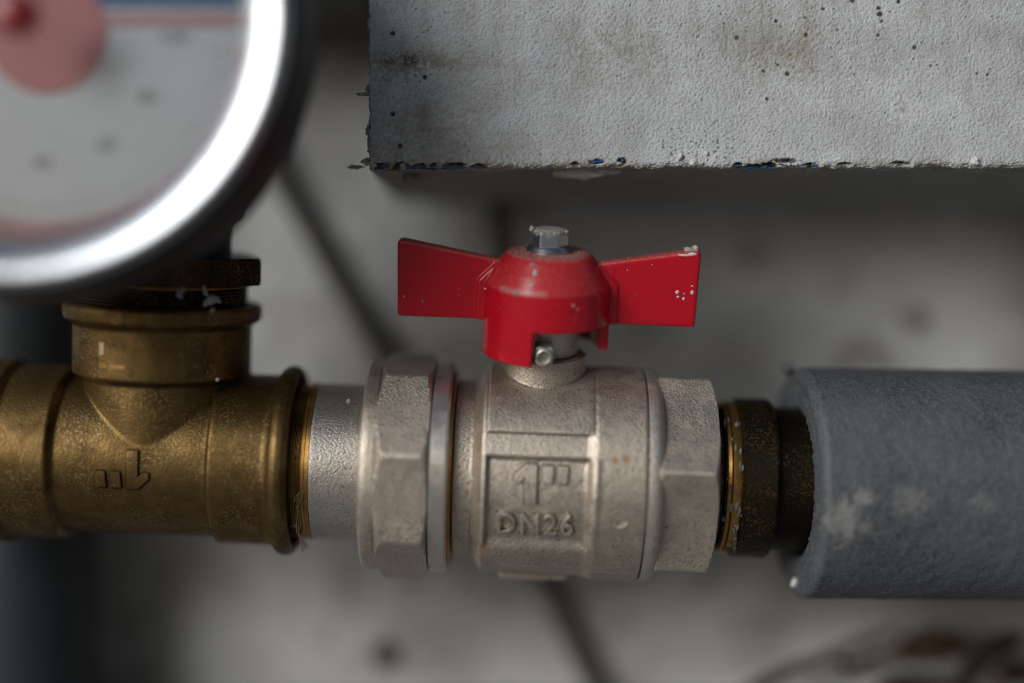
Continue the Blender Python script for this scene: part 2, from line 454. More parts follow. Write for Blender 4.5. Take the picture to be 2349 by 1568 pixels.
# ------------------------------------------------------------------ render coated insulation slab
slab = empty('insulation_slab', 'rough white rendered slab hanging over the pipes, chipped along its lower edge', 'wall slab')
X0, ZB = -35.5, 43.0
xs = [X0 + .21 * i for i in range(int(172 / .21))]; xs += [xs[-1] + 6 * 1.35 ** i for i in range(1, 16)]
ss = [-90 + 8 * i for i in range(10)] + [-13 + 1.3 * i for i in range(7)]
ss = [s for s in ss if s < -5] + [-5 + .21 * i for i in range(int(52 / .21))]
ss += [ss[-1] + 5 * 1.4 ** i for i in range(1, 13)]
rnd = random.Random(3)
pits = []                                       # x, z, radius mm
def pit(u, v, r): q = P(u, v, 0); pits.append((q.x, q.z, r * K0))
for u, v, r in ((901, 78, 7), (972, 76, 3), (975, 178, 6), (901, 262, 8), (918, 336, 9), (1076, 348, 4), (1034, 162, 4), (955, 22, 4), (1240, 355, 4), (1130, 130, 4),
                (1690, 88, 8), (1750, 100, 4), (1780, 50, 5), (1712, 72, 4), (1635, 74, 4), (1602, 85, 3), (1790, 62, 4), (2014, 82, 6), (1846, 42, 5), (1848, 82, 8), (1888, 22, 5),
                (1846, 130, 4), (1784, 150, 5), (1812, 127, 5), (1810, 115, 3), (1806, 170, 7), (1751, 164, 6), (1862, 118, 3), (1820, 155, 4), (2018, 34, 8), (2022, 50, 5), (2015, 20, 6),
                (1955, 2, 8), (2060, 5, 5), (2097, 110, 6), (1760, 228, 5), (1775, 230, 3), (2068, 150, 4), (2080, 160, 4), (2135, 152, 5), (2148, 150, 4), (2240, 170, 5), (2264, 172, 5), (1985, 340, 3), (1775, 310, 4),
                (2270, 160, 4), (2030, 260, 4), (2110, 215, 4), (1960, 172, 4), (1610, 230, 3), (1720, 30, 4), (1920, 70, 4), (1660, 55, 3)): pit(u, v, r)
for _ in range(90):
    u = rnd.gauss(1800, 190); v = rnd.gauss(90, 70); pit(u, v, rnd.uniform(1.2, 2.6))
for _ in range(70): pit(rnd.gauss(1640, 75), rnd.gauss(335, 22), rnd.uniform(1.6, 4))
for _ in range(45): pit(rnd.gauss(940, 60), rnd.gauss(150, 40), rnd.uniform(1.2, 3.5))
for _ in range(45): pit(rnd.uniform(860, 2340), rnd.uniform(0, 370), rnd.uniform(1, 2.2))
holes = []                                      # chipped spots along the lower edge: x, half width, half height (mm), s centre
for u0, u1, v in ((862, 892, 383), (903, 935, 382), (945, 975, 386), (985, 1012, 383), (1020, 1068, 383), (1078, 1118, 386), (1357, 1385, 373), (1418, 1436, 371), (1310, 1328, 378), (1683, 1702, 380), (1708, 1745, 386), (1752, 1780, 381), (1785, 1832, 370), (1845, 1868, 380), (1925, 1950, 378), (2045, 2085, 376)):
    a, b2 = P(u0, v, 0), P(u1, v, 0)
    holes.append(((a.x + b2.x) / 2, (b2.x - a.x) / 2, .85 if u1 < 1120 else .6, a.z))
XS = np.array(xs, dtype=np.float64); SS = np.array(ss)
nxs, nss = len(xs), len(ss)
rc = 1.4
Xg, Sg = np.meshgrid(XS, SS, indexing='ij')
# rounded lower edge: s > rc is the face, s < -rc the underside
ang = np.clip((Sg + rc) / (2 * rc), 0, 1) * (math.pi / 2)         # 0 underside, pi/2 face
yb = rc - rc * np.sin(ang) + np.clip(-Sg - rc, 0, None)
zb = ZB + rc - rc * np.cos(ang) + np.clip(Sg - rc, 0, None)
ny_ = -np.sin(ang); nz_ = -np.cos(ang)
vis = (Xg < 136) & (zb < 92) & (yb < 10)
H = np.zeros_like(Xg); W = np.zeros_like(Xg); D = np.zeros_like(Xg)
fb = noise.noise
for i in range(nxs):
    x = xs[i]
    for j in range(nss):
        s = ss[j]
        if vis[i, j]:
            wx = x + .35 * fb(Vector((x * .8, s * .8, 40))); wz = s + .35 * fb(Vector((x * .8, s * .8, 50)))
            d0 = noise.voronoi(Vector((wx * 1.75, wz * 1.75, .5)))[0]; d1 = noise.voronoi(Vector((wx * .9, wz * .9, 3.5)))[0]
            h = .27 * (.55 - d0[0]) + .16 * (.55 - d1[0]) + .14 * fb(Vector((x * 2.3, s * 2.3, 7)))
            edge = math.exp(-(s / 2.2) ** 2)
            h += edge * (.8 * fb(Vector((x * .11, 0, 3))) + .5 * fb(Vector((x * .45, s * .5, 3))) + .28 * fb(Vector((x * 1.7, s * 1.7, 9))))
            h += .35 * fb(Vector((x * .06, s * .06, 2)))
            w = fb(Vector((x * .09, s * .12, 11))) * .5 + fb(Vector((x * .3, s * .3, 15))) * .35 + .5 * fb(Vector((x * .9, s * .9, 21)))
        else:
            h = .5 * fb(Vector((x * .05, s * .05, 3))); w = 0
        H[i, j] = h; W[i, j] = w
Z = zb
def gs2(u, v, su, sv):
    q = P(u, v, 0); return np.exp(-((Xg - q.x) / (su * K0)) ** 2 - ((Z - q.z) / (sv * K0)) ** 2)
warm = .17 + .28 * np.clip(np.sin(Xg * .9 + 2 * np.sin(Xg * .23)) + .2, 0, 1) * np.clip((Z - 52) / 30, 0, 1) + .5 * gs2(930, 330, 260, 130) + .5 * gs2(930, 150, 110, 40) + .55 * gs2(1440, 145, 60, 50) + .35 * gs2(1000, 145, 220, 14) + .25 * gs2(1330, 90, 90, 60) + .35 * gs2(1760, 100, 170, 70) + .3 * gs2(1800, 180, 90, 90)
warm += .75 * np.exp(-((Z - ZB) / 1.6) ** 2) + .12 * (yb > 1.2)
warm = np.clip(warm * (.75 + 1.9 * W), 0, 1) * vis + (~vis) * .7
front = yb < .7
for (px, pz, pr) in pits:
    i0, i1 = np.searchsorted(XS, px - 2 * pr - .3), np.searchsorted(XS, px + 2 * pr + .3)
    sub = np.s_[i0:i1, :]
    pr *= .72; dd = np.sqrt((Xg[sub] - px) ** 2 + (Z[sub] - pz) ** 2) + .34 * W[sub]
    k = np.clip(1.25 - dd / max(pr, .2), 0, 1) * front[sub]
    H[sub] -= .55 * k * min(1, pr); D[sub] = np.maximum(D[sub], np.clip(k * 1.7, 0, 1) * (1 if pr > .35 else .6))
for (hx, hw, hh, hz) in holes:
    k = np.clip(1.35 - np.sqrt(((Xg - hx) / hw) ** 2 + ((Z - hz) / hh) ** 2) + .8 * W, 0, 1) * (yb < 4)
    H -= 1.6 * k; D = np.maximum(D, np.clip(k * 1.5, 0, .95))  # chips are carved and also darkened inside by colour
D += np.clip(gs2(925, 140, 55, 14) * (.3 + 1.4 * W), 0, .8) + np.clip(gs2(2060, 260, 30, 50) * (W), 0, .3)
co_ = np.stack([Xg, yb + ny_ * H, zb + nz_ * H], axis=-1)
# ragged left end
rag = np.array([fb(Vector((0, s * .55, 31))) * .9 + fb(Vector((0, s * 2.2, 33))) * .4 for s in ss])
for i in range(6): co_[i, :, 0] += rag * (1 - i / 6)
co_[0, :, 1] += 3.0
co_[1, :, 1] += 1.0
idx = np.arange(nxs * nss).reshape(nxs, nss)
faces = np.stack([idx[:-1, :-1], idx[1:, :-1], idx[1:, 1:], idx[:-1, 1:]], axis=-1).reshape(-1, 4)
me = bpy.data.meshes.new('render_coat'); me.from_pydata((co_.reshape(-1, 3) * MM).tolist(), [], faces.tolist())
set_attr(me, 'pit_dark_dirt', np.clip(D, 0, 1).ravel()); set_attr(me, 'warm', warm.ravel())
me.update()
o = link('render_coat', me, M_PLASTER, slab)
zt = float(zb[0, -1]); xr = float(XS[-1])
bm = bmesh.new(); box(bm, ((X0 + xr) / 2 + 1, 4 + (WALL_Y - 8) / 2 + 1, (ZB + zt) / 2 + 3), (xr - X0 - 3, WALL_Y - 10, zt - ZB - 3))
build('board_core', bm, M_OLD_CONCRETE, slab, smooth=False)
# ragged crumbs along the left end and lower edge
for k, (u, v, y, s) in enumerate(((838, 217, 1.5, (2.0, .6, .45)), (848, 205, 1, (.9, .7, .8)), (850, 330, 1.5, (.8, .8, 1.6)), (849, 60, 1.5, (.7, .8, 2.2)), (850, 120, 2, (.7, .8, 2.0)), (846, 300, 2, (.8, .8, 1.4)), (842, 372, 2, (1.2, 1, .9)),
                                  (815, 384, 6, (1.9, .7, .5)), (942, 408, 14, (1.8, 1.4, 1.7)), (960, 414, 13, (1.0, .9, 1.7)), (1330, 398, 9, (7, 2, 1.5)), (1385, 392, 9, (4, 2, 1.2)), (1590, 374, 0, (.8, .6, 1.0)), (1620, 352, -.2, (.5, .4, .6)),
                                  (2235, 372, -.3, (1.0, .8, 1.1)), (1560, 360, -.1, (.6, .5, .9)), (870, 392, 2, (1.4, .8, .5)), (905, 395, 3, (1.6, 1, .5)), (1200, 382, .4, (.9, .7, .6)), (1420, 376, .2, (.8, .6, .5)), (1008, 380, .3, (.7, .6, .6)), (925, 383, .2, (.8, .6, .9)))):
    bm = bmesh.new(); blob(bm, P(u, v, y), s, .3, 3, k + 1, 1.8)
    build('render_crumb', bm, M_WHITE if k > 9 and k < 16 else M_DUST, slab)
# blue glass fibre mesh showing in the chips
for k, (u, v, w, h, y, rz) in enumerate(((885, 377, 12, 12, .6, .2), (872, 386, 22, 5, 1.0, -.1), (927, 378, 9, 15, .3, -.4), (945, 386, 24, 6, .9, .05), (918, 387, 14, 5, 1.2, 0), (968, 383, 10, 8, .8, .3), (982, 388, 40, 5, 1.2, .03), (1005, 380, 7, 12, .6, .1),
                                         (1030, 388, 34, 5, 1.2, -.02), (1060, 387, 24, 6, 1.2, 0), (1092, 382, 14, 4, .9, .2), (1370, 372, 22, 6, .3, -.15), (1427, 369, 6, 7, .3, .3), (1692, 381, 16, 5, .5, .1), (1722, 387, 34, 4, 1.1, 0), (1752, 384, 16, 8, .9, -.2), (1768, 387, 12, 5, 1.1, .2), (1872, 381, 22, 5, .5, -.1), (1796, 379, 16, 3, .4, .15))):
    bm = bmesh.new(); q = P(u, v, y)
    box(bm, (0, 0, 0), (w * K0, .35, h * K0 * .8), bev=.1, seg=1)
    bmesh.ops.subdivide_edges(bm, edges=bm.edges, cuts=2)
    for vt in bm.verts: vt.co += Vector((.0, .25, .25)) * noise.noise(vt.co * 1.2 + Vector((k, 0, 0)))
    bmesh.ops.rotate(bm, verts=bm.verts, cent=(0, 0, 0), matrix=Matrix.Rotation(rz, 3, 'Y')); bmesh.ops.translate(bm, verts=bm.verts, vec=q)
    build('mesh_strand', bm, M_BLUE, slab, smooth=False)
# broken fibres on the stained patch
bm = bmesh.new()
for k in range(34):
    q = P(rnd.gauss(930, 26), rnd.gauss(140, 11), -.15); a = rnd.gauss(1.2, .6); ln = rnd.uniform(1.2, 4.2)
    e = q + Vector((math.cos(a) * ln, -rnd.uniform(.1, .7), math.sin(a) * ln * .8)); mid = (q + e) / 2 + Vector((rnd.gauss(0, .3), -.2, rnd.gauss(0, .3)))
    tube(bm, curve_pts([q, mid, e], 3), .055, 4)
o = build('glass_fibre', bm, M_WHITE, slab); tag(o, kind='stuff')

# ------------------------------------------------------------------ ball valve
TILT = R(2.2)
O = P(1250, 1078, 17)
ROT = Matrix.Rotation(TILT, 3, 'Y') @ Matrix.Rotation(R(15), 3, 'X')
valve = empty('ball_valve', 'nickel plated ball valve with red butterfly handle, between brass tee and foam sleeve', 'valve', O, ROT)
LEAN = 15.0
# body casting
bm = bmesh.new()
def body_r(a, th):
    pts = [(-23, 22.3), (-18.4, 22.3), (-15.9, 26.3), (9.5, 26.6), (12, 27.4), (24.0, 27.4)]
    r = 22.3
    for (a0, r0), (a1, r1) in zip(pts, pts[1:]):
        if a0 <= a <= a1: r = r0 + (r1 - r0) * (a - a0) / (a1 - a0)
    arc_ = 26.4 * ((th + math.pi) % (2 * math.pi) - math.pi)
    cl = lambda q: max(0.0, min(1.0, q))
    win = min(cl((a + 15.0) / .6), cl((11.0 - a) / 2.0), cl((12.4 - arc_) / .8), cl((arc_ + 13.4) / 4.0))
    win = win * win * (3 - 2 * win)
    side = cl((12.6 - arc_) / 1.2) * cl((arc_ + 12.4) / 2.0)
    r += side * (.5 * math.exp(-((a + 15.3) / .55) ** 2) + .4 * math.exp(-((a - 11.6) / .9) ** 2))
    return r - (1.3 + .08 * noise.noise(Vector((a * .4, arc_ * .4, 2)))) * win + .03 * noise.noise(Vector((a * .5, arc_ * .5, 8)))
aa = [-23 + .25 * i for i in range(189)]; NT = 640; rings_ = []
for a in aa: rings_.append([bm.verts.new((a, -body_r(a, 2 * math.pi * i / NT) * math.cos(2 * math.pi * i / NT), body_r(a, 2 * math.pi * i / NT) * math.sin(2 * math.pi * i / NT))) for i in range(NT)])
for r0, r1 in zip(rings_, rings_[1:]):
    for i in range(NT): bm.faces.new((r0[i], r0[(i + 1) % NT], r1[(i + 1) % NT], r1[i]))
bm.faces.new(rings_[0]); bm.faces.new(rings_[-1])
bb = bmesh.new
pad = lambda th: 27.35 if R(38) < th < R(142) else 20.0                  # boss under the stem
lathe(bm, [(-15.0, 27.35), (11.0, 27.35)], 360, rfun=pad)
box(bm, (-2.0, 0, -22.2), (18.0, 22, 8.4), bev=1.2)                     # pad on the underside
lathe(bm, [(18, 10.8), (31.6, 10.6)], 64, 'Z', centre=(-1.5, 0, 0))     # packing collar
lathe(bm, [(31, 7.0), (34, 7.0)], 48, 'Z', centre=(-1.5, 0, 0))
me = remeshed(bm, 0.28, 5)
cv = verts_np(me) / MM
st = np.zeros(len(cv))
def spot(st, cv, c, r):
    d = np.sqrt(((cv - np.array(c)) ** 2).sum(1)); return np.maximum(st, np.clip(1.4 - d / r, 0, 1) * .85)
for c, r in (((16.0, -24.5, 12.0), .9), ((18.6, -24.3, 12.4), 1.0), ((-14.6, -23, -12.0), 1.2), ((-14.7, -26, 9.6), .9), ((-14.8, -20, 16.5), .8), ((-5, -27.5, 11.0), .6)): st = spot(st, cv, c, r)
set_attr(me, 'stain', st)
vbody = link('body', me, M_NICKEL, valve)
# end ring behind the seam
bm = bmesh.new()
lathe(bm, [(24.0, 26.2), (24.35, 26.4), (24.45, 27.25), (26.2, 27.35), (27.3, 26.9), (28.1, 25.9), (28.4, 24.5)], 128)
build('end_ring', bm, M_NICKEL, valve, sharp=50)
bm = bmesh.new()
hx = poly_r(24.1, 6, LEAN + 6)
prof = [(27.6, 29)] + [(27.6 + .5 * i, 29) for i in range(1, 23)]
prof += [(39.0 + .25 * i, 29 - 2.6 * (i / 11) ** 1.7 * 1.7) for i in range(12)] + [(42.0, 23.2), (42.0, 19)]
lathe(bm, prof, 480, rfun=hx)
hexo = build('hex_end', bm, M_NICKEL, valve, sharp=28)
# union nut: octagon between two round flanges
bm = bmesh.new()
oc = poly_r(27.1, 8, LEAN + 9)
prof = [(-45.8, 24), (-45.8, 26.0), (-45.2, 26.9), (-44, 27.15), (-41.9, 27.15), (-41.6, 27.5), (-40.6, 28.8), (-39.8, 30), (-31.0, 30), (-30.0, 28.9), (-29.1, 27.3), (-28.8, 26.2), (-28.7, 24)]
prof2 = []
for (a0, r0), (a1, r1) in zip(prof, prof[1:]):
    k = max(1, int(abs(a1 - a0) / .35))
    prof2 += [(a0 + (a1 - a0) * t / k, r0 + (r1 - r0) * t / k) for t in range(k)]
prof2.append(prof[-1])
lathe(bm, prof2, 512, rfun=oc)
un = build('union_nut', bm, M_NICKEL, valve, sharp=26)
bm = bmesh.new(); lathe(bm, [(-28.9, 24), (-28.8, 26.5), (-28.5, 26.9), (-24.8, 26.95), (-24.2, 26.4), (-24.2, 22)], 160); build('nut_collar', bm, M_NICKEL_SMOOTH, un, sharp=40)
bm = bmesh.new(); lathe(bm, [(-24.3, 24.9), (-23.4, 24.9), (-23.3, 22)], 96); build('brass_ring', bm, M_BRASS_BRIGHT, valve, sharp=40)
# tailpiece between nut and tee
bm = bmesh.new(); pr = [(-58.6, 19.7), (-58.4, 20.1)] + [(-58.3 + .4 * i, 20.15) for i in range(1, 34)]
lathe(bm, pr, 160)
tp = build('tailpiece', bm, M_NICKEL_ROUGH, valve, sharp=50)
bm = bmesh.new(); pr = [(-70, 18.6)]
for i in range(16):
    a = -66 + i * .38; pr += [(a, 19.6), (a + .12, 19.6), (a + .2, 18.9), (a + .3, 18.9)]
pr += [(-60.6, 20.2), (-60.3, 20.0), (-60.2, 20.35), (-59.6, 20.4), (-59.5, 20.2), (-58.5, 20.3)]
lathe(bm, pr, 96); build('thread', bm, M_BRASS_BRIGHT, tp, sharp=30)
bm = bmesh.new()
for k in range(26):
    th = rnd.uniform(-1.25, -.15) if k < 20 else rnd.uniform(-.2, .6); r0 = 20.6; a = -61.6 + rnd.uniform(-.5, 1.2)
    q = [Vector((a + rnd.gauss(0, .5) + .25 * i, -(r0 + rnd.uniform(0, 1.1)) * math.cos(th + i * .05), (r0 + rnd.uniform(0, 1.1)) * math.sin(th + i * rnd.uniform(-.09, .09)))) for i in range(4)]
    tube(bm, curve_pts(q, 4), .07, 4)
hf = build('hemp_fibre', bm, M_HEMP, tp); tag(hf, kind='stuff')
# cast lettering on the plate
def block_bm(polys):
    b = bmesh.new()
    for pts in polys: 
        n0 = len(b.verts); prism(b, pts, -1.0, 1.0)
    for v in b.verts: v.co = (v.co.x, v.co.z, -v.co.y)
    return b
ONE_INCH = [[(-3.0, -4.3), (-.5, -4.3), (-.5, 4.3), (-2.9, 4.3), (-5.4, 1.9), (-5.4, .6), (-4.4, .4), (-3.0, 1.5)], [(.9, .5), (2.9, .5), (3.1, 4.1), (.7, 4.1)], [(4.2, .5), (6.2, .5), (6.4, 4.1), (4.0, 4.1)]]
def stamped(name, txt, size, cx, cz, sx=1.0, spacing=1.0, h=.55, mat_=M_NICKEL, parent=valve, surf=None, flip=False, base=27.9, vox=.11, it=5):
    if isinstance(txt, str): b2 = text_bm(txt, size, 1.0, .13, spacing, sx)
    else:
        m_ = remeshed(block_bm([[(px * size, pz * size) for px, pz in pl] for pl in txt]), vox, it); b2 = back_to_bm(m_)
    for v in b2.verts:
        x, z, hh = v.co.x, v.co.y, v.co.z
        if flip: x, z = -x, -z
        x += cx; z += cz
        f = (surf(x, z) if surf else base) + h - 1.14 + hh
        v.co = (x, -f, z)
    MARKS.setdefault(parent.name, []).extend([tuple(v.co) for v in b2.verts]); return build(name, b2, mat_, parent, sharp=45)
MARKS = {}
from mathutils.kdtree import KDTree
def dark_outline(ob, parent, reach):  # darkens the casting in an outline round the raised letters, for contrast
    pts = MARKS[parent.name]; kd = KDTree(len(pts))
    for i, p in enumerate(pts): kd.insert((p[0], 0, p[2]), i)
    kd.balance(); cv = verts_np(ob.data) / MM; g = np.zeros(len(cv))
    x0, x1 = min(p[0] for p in pts) - 1, max(p[0] for p in pts) + 1; z0, z1 = min(p[2] for p in pts) - 1, max(p[2] for p in pts) + 1
    for i, c in enumerate(cv):
        if c[1] < -12 and x0 < c[0] < x1 and z0 < c[2] < z1:
            d = kd.find((c[0], 0, c[2]))[2]; g[i] = max(0, min(1, 1.25 - d / reach))
    set_attr(ob.data, 'outline_or_grime', g * .85)
surf_v = lambda x, z: math.sqrt(max(25.0 ** 2 - z * z, 1))
stamped('size_mark', ONE_INCH, 1.1, -2.0, 5.2, h=1.25, it=2, surf=surf_v)
stamped('bore_mark', 'DN26', 8.0, -2.6, -5.3, .84, 1.2, h=1.1, surf=surf_v)
dark_outline(vbody, valve, .5)
# small sprue mark
bm = bmesh.new(); lathe(bm, [(0, 2.3), (.25, 2.3), (.3, 2.05), (.3, 1.7), (0.1, 1.7)], 40, 'Y', centre=(17.6, -27.55, -1.8), caps=False)
build('casting_mark', bm, M_NICKEL, valve, sharp=40)

# stem and stop pin
bm = bmesh.new(); lathe(bm, [(32, 8.2), (32.6, 8.5), (48, 8.5), (54, 8)], 64, 'Z', centre=(-1.5, 0, 0)); build('stem', bm, M_NICKEL_ROUGH, valve, sharp=40)
bm = bmesh.new()
pinp = [(-8, 2.45), (-13.2, 2.45), (-13.8, 2.1), (-14.0, 1.6), (-13.75, 1.15), (-13.7, .3)]
lathe(bm, pinp, 32, 'Y', centre=(-1.9, 0, 34.0)); box(bm, (-1.9, -10.2, 34.3), (4.6, 6.4, 4.6), bev=.7)
build('stop_pin', bm, M_PIN, valve, sharp=40)

# red butterfly handle
HA = -1.45
bm = bmesh.new()
def skirt(th):
    d = math.degrees(th); d = (d + 180) % 360 - 180
    if -125 < d < -13: return 31.6
    if 84 < d < 140: return 33.0
    return 40.3
n = 240; rings = []
outer = [(None, 15.55), (None, 15.9), (41.2, 15.9), (49.6, 15.7), (50.4, 15.3), (53.4, 13.5), (56.5, 11.3), (57.4, 10.1), (57.7, 8.8), (57.7, .05), (54.0, .05), (54.0, 9.0), (49, 12.9), (41.2, 13.3), (None, 13.4)]
for pi_, (t, r) in enumerate(outer):
    ring = []
    for i in range(n):
        th = 2 * math.pi * i / n
        tt = t if t is not None else skirt(th) + (0.35 if pi_ == 1 else 0)
        ring.append(bm.verts.new((HA + r * math.sin(th), -r * math.cos(th), tt)))
    rings.append(ring)
for k in range(len(rings)):
    r0, r1 = rings[k], rings[(k + 1) % len(rings)]
    for i in range(n):
        j = (i + 1) % n; bm.faces.new((r0[i], r0[j], r1[j], r1[i]))
for s in (-1, 1):
    wing = [(13.6, 40.0), (37.3, 39.9), (37.6, 58.9), (36.4, 59.5), (13.0, 55.4), (10.5, 55.0), (10.5, 48), (13.6, 46)]
    prism(bm, [(HA + s * x, z) for x, z in wing], -2.1, 2.1, .8, 3)
    web = [(13.4, 39.9), (17.9, 40.0), (17.6, 50.2), (12.6, 55.2), (9.5, 55.4), (9.5, 50), (13.4, 46)]
    prism(bm, [(HA + s * x, z) for x, z in web], -2.9, 2.9, .8, 3)
me = remeshed(bm, .24, 6)
cv = verts_np(me) / MM
rr = np.sqrt((cv[:, 0] - HA) ** 2 + cv[:, 1] ** 2)
dust = np.clip(1.15 - np.abs(rr - 7.5) / 4.2, 0, 1) * (cv[:, 2] > 57.0) * .8
dust += .14 * np.clip((rr - 8) / 3, 0, 1) * (cv[:, 2] > 49.5) * (rr < 16) * np.clip(cv[:, 1] * -.1, 0, 1)
dust += .5 * np.clip(1 - np.abs(cv[:, 2] - 49.9) / 1.1, 0, 1) * (np.abs(cv[:, 0] - HA) < 12) * (cv[:, 1] < -8) * (cv[:, 0] < HA)
topedge = 55.4 + (np.abs(cv[:, 0] - HA) - 13) * .17
dust += .35 * (cv[:, 2] > topedge - .5) * (np.abs(cv[:, 0] - HA) > 12)
set_attr(me, 'dust', np.clip(dust, 0, 1))
handle = link('handle', me, M_RED, valve)
# flange bolt on the handle
bm = bmesh.new(); bc = (HA, 0, 0)
bh = poly_r(4.15, 6, 28)
lathe(bm, [(57.5, 5.2), (57.7, 5.75), (58.1, 5.8), (58.7, 5.3), (59.2, 4.9), (59.3, 4.7)], 64, 'Z', centre=bc)
lathe(bm, [(58.7 + .37 * i, 6) for i in range(11)] + [(62.95, 4.7), (63.05, 4.3)], 120, 'Z', rfun=bh, centre=bc)
bolt = build('bolt', bm, M_ZINC, handle, sharp=25)
cv = verts_np(bolt.data) / MM
set_attr(bolt.data, 'outline_or_grime', np.clip((cv[:, 2] - 62.1) / 1.0 + [.9 * noise.noise(Vector(c) * .9) for c in cv], 0, 1) * .9)
bm = bmesh.new()
lathe(bm, [(62.7, 3.9), (63.05, 4.2), (63.3, 3.4), (63.42, 2), (63.4, .1)], 40, 'Z', centre=(HA, 0, 0))
for v in bm.verts: v.co.z += .12 * noise.noise(v.co * 1.5); v.co.x += .25 * noise.noise(v.co * 1.1)
for k in range(60):
    a = rnd.uniform(0, 6.28); q = rnd.uniform(2.0, 4.4); s_ = rnd.uniform(.15, .5)
    blob(bm, (HA + q * math.cos(a), q * math.sin(a), 63.05), (s_, s_, s_ * .45), .3, 1, k)
blob(bm, (HA - 4.5, -1.2, 63.2), (.75, .6, .75), .35, 2, 77); blob(bm, (HA + 3.9, -1.6, 62.9), (.8, .6, .45), .35, 2, 78)
for k in range(30):
    a = rnd.uniform(-1.2, 1.2); blob(bm, (HA + 4.45 * math.sin(a), -4.45 * math.cos(a), rnd.uniform(62.2, 62.9)), (.3, .15, .22), .3, 1, k + 90)
md = build('mortar_cap', bm, M_DUST, handle); tag(md, kind='stuff')
bm = bmesh.new()
for k in range(120):
    a = rnd.uniform(0, 6.28); q = rnd.uniform(5.6, 10.2); s_ = rnd.uniform(.06, .22)
    if math.sin(a) > .2 and rnd.random() < .3: continue
    blob(bm, (HA + q * math.cos(a), q * math.sin(a), 57.72), (s_, s_, s_ * .6), .3, 1, k)
for k in range(60):
    sgn = rnd.choice((-1, 1)); q = rnd.uniform(13, 37); s_ = rnd.uniform(.06, .2)
    blob(bm, (HA + sgn * q, rnd.uniform(-1.6, 1.6), 55.45 + (q - 13) * .172), (s_, s_, s_ * .6), .3, 1, k)
cg = build('dust_crumbs', bm, M_DUST, handle); tag(cg, kind='stuff')
# splashes of render on the handle
def splash(x, z, y, sx, sz, k, m=M_WHITE):
    bm = bmesh.new(); blob(bm, (HA + x, y, z), (sx, .16, sz), .3, 2, k, 1.6); build('paint_spot', bm, m, handle)
def hub_y(x, z):
    r = 15.85 if z < 49.8 else 15.5 - (z - 50.2) * .64
    return -math.sqrt(max(r * r - x * x, 0)) + .05
for k, (x, z, sx, sz) in enumerate(((-3.4, 54.2, .5, 1.2), (-4.2, 51.7, .45, .6), (-3.9, 56.2, .8, .4), (-7.5, 49.6, 1.0, .45), (6.1, 47.4, .24, .28), (7.2, 46.4, .16, .2), (-11.0, 50.2, .2, .14))):
    splash(x, z, hub_y(x, z), sx, sz, k + 3, M_DUST if k in (2, 3) else M_WHITE)
for k, (x, z, sx, sz) in enumerate(((32.2, 48.9, .55, .5), (33.9, 48.6, .18, .18), (35.9, 48.9, .45, .6), (32.5, 47.7, .35, .3), (33.9, 47.3, .35, .4), (35.8, 50.6, .3, .15), (19.5, 54.0, .14, .14), (25.5, 55.6, .16, .16), (33.5, 58.3, 1.6, .3), (35.3, 58.6, 1.0, .4))):
    splash(x, z, -2.12, sx, sz, k + 30, M_DUST if k > 9 else M_WHITE)
for k, (x, z, sx, sz) in enumerate(((-35.6, 45.2, .25, .2), (-31, 44, .1, .5), (-15.5, 48.2, .3, .22), (-22, 46, .12, .12))): splash(x, z, -2.1 if x < -18 else -3.45, sx, sz, k + 60)
bm = bmesh.new()
blob(bm, (HA + 35.4, -.4, 59.3), (1.9, 1.3, .55), .35, 3, 3); blob(bm, (HA + 36.1, -.5, 59.7), (.95, .9, .75), .4, 3, 9); blob(bm, (HA + 34.3, .2, 59.4), (.8, .8, .5), .4, 2, 5)
wl_ = build('mortar_lump', bm, M_DUST, handle)

# ------------------------------------------------------------------ brass tee
AX = Vector((math.cos(TILT), 0, -math.sin(TILT)))
RT = Matrix.Rotation(TILT, 3, 'Y') @ Matrix.Rotation(R(6), 3, 'X')
tee = empty('brass_tee', 'cast brass pipe tee with tarnished skin, left of the nickel valve under the gauge', 'pipe fitting', O + AX * -99.2, RT)
bm = bmesh.new()                                # local x = 0 at the branch
lathe(bm, [(a - 2.9, r) for a, r in [(-60, 19), (-60, 23.5), (-34.5, 23.5), (-33.2, 22.3), (-20.4, 22.3), (-19.3, 20.3), (18.4, 20.3), (19.2, 21.9), (32.4, 21.9), (33.6, 22.6), (34.4, 23.8), (35.8, 24.5), (37.6, 24.3), (38.6, 23.4), (38.9, 21.9), (35.9, 21.7), (35.9, 17)]], 120)
lathe(bm, [(0, 19.4), (20.6, 19.4), (21.8, 22.3), (34.3, 22.3), (35.2, 23.6), (35.9, 24.7), (39.0, 24.9), (39.9, 24.2), (40.0, 21.9), (37.5, 21.8), (37.5, 15)], 120, 'Z')
me = remeshed(bm, .28, 14)
tbody = link('body', me, M_BRASS, tee)
surf_t = lambda x, z: math.sqrt(max(20.25 ** 2 - z * z, 1))
stamped('size_mark', ONE_INCH, 1.12, -4.1, 0.0, 1.0, 1.12, .75, M_BRASS, tee, surf_t, True, vox=.12, it=3)
dark_outline(tbody, tee, .48)
bm = bmesh.new(); lathe(bm, [(-24.95, 1.7), (-24.7, 1.8), (-23.5, 1.8)], 28, 'Y', centre=(0, 0, 0))
bmesh.ops.rotate(bm, verts=bm.verts, cent=(0, 0, 0), matrix=Matrix.Rotation(R(-12), 3, 'Z')); bmesh.ops.translate(bm, verts=bm.verts, vec=(0, 0, 37.7))
build('casting_dot', bm, M_BRASS, tee, sharp=40)
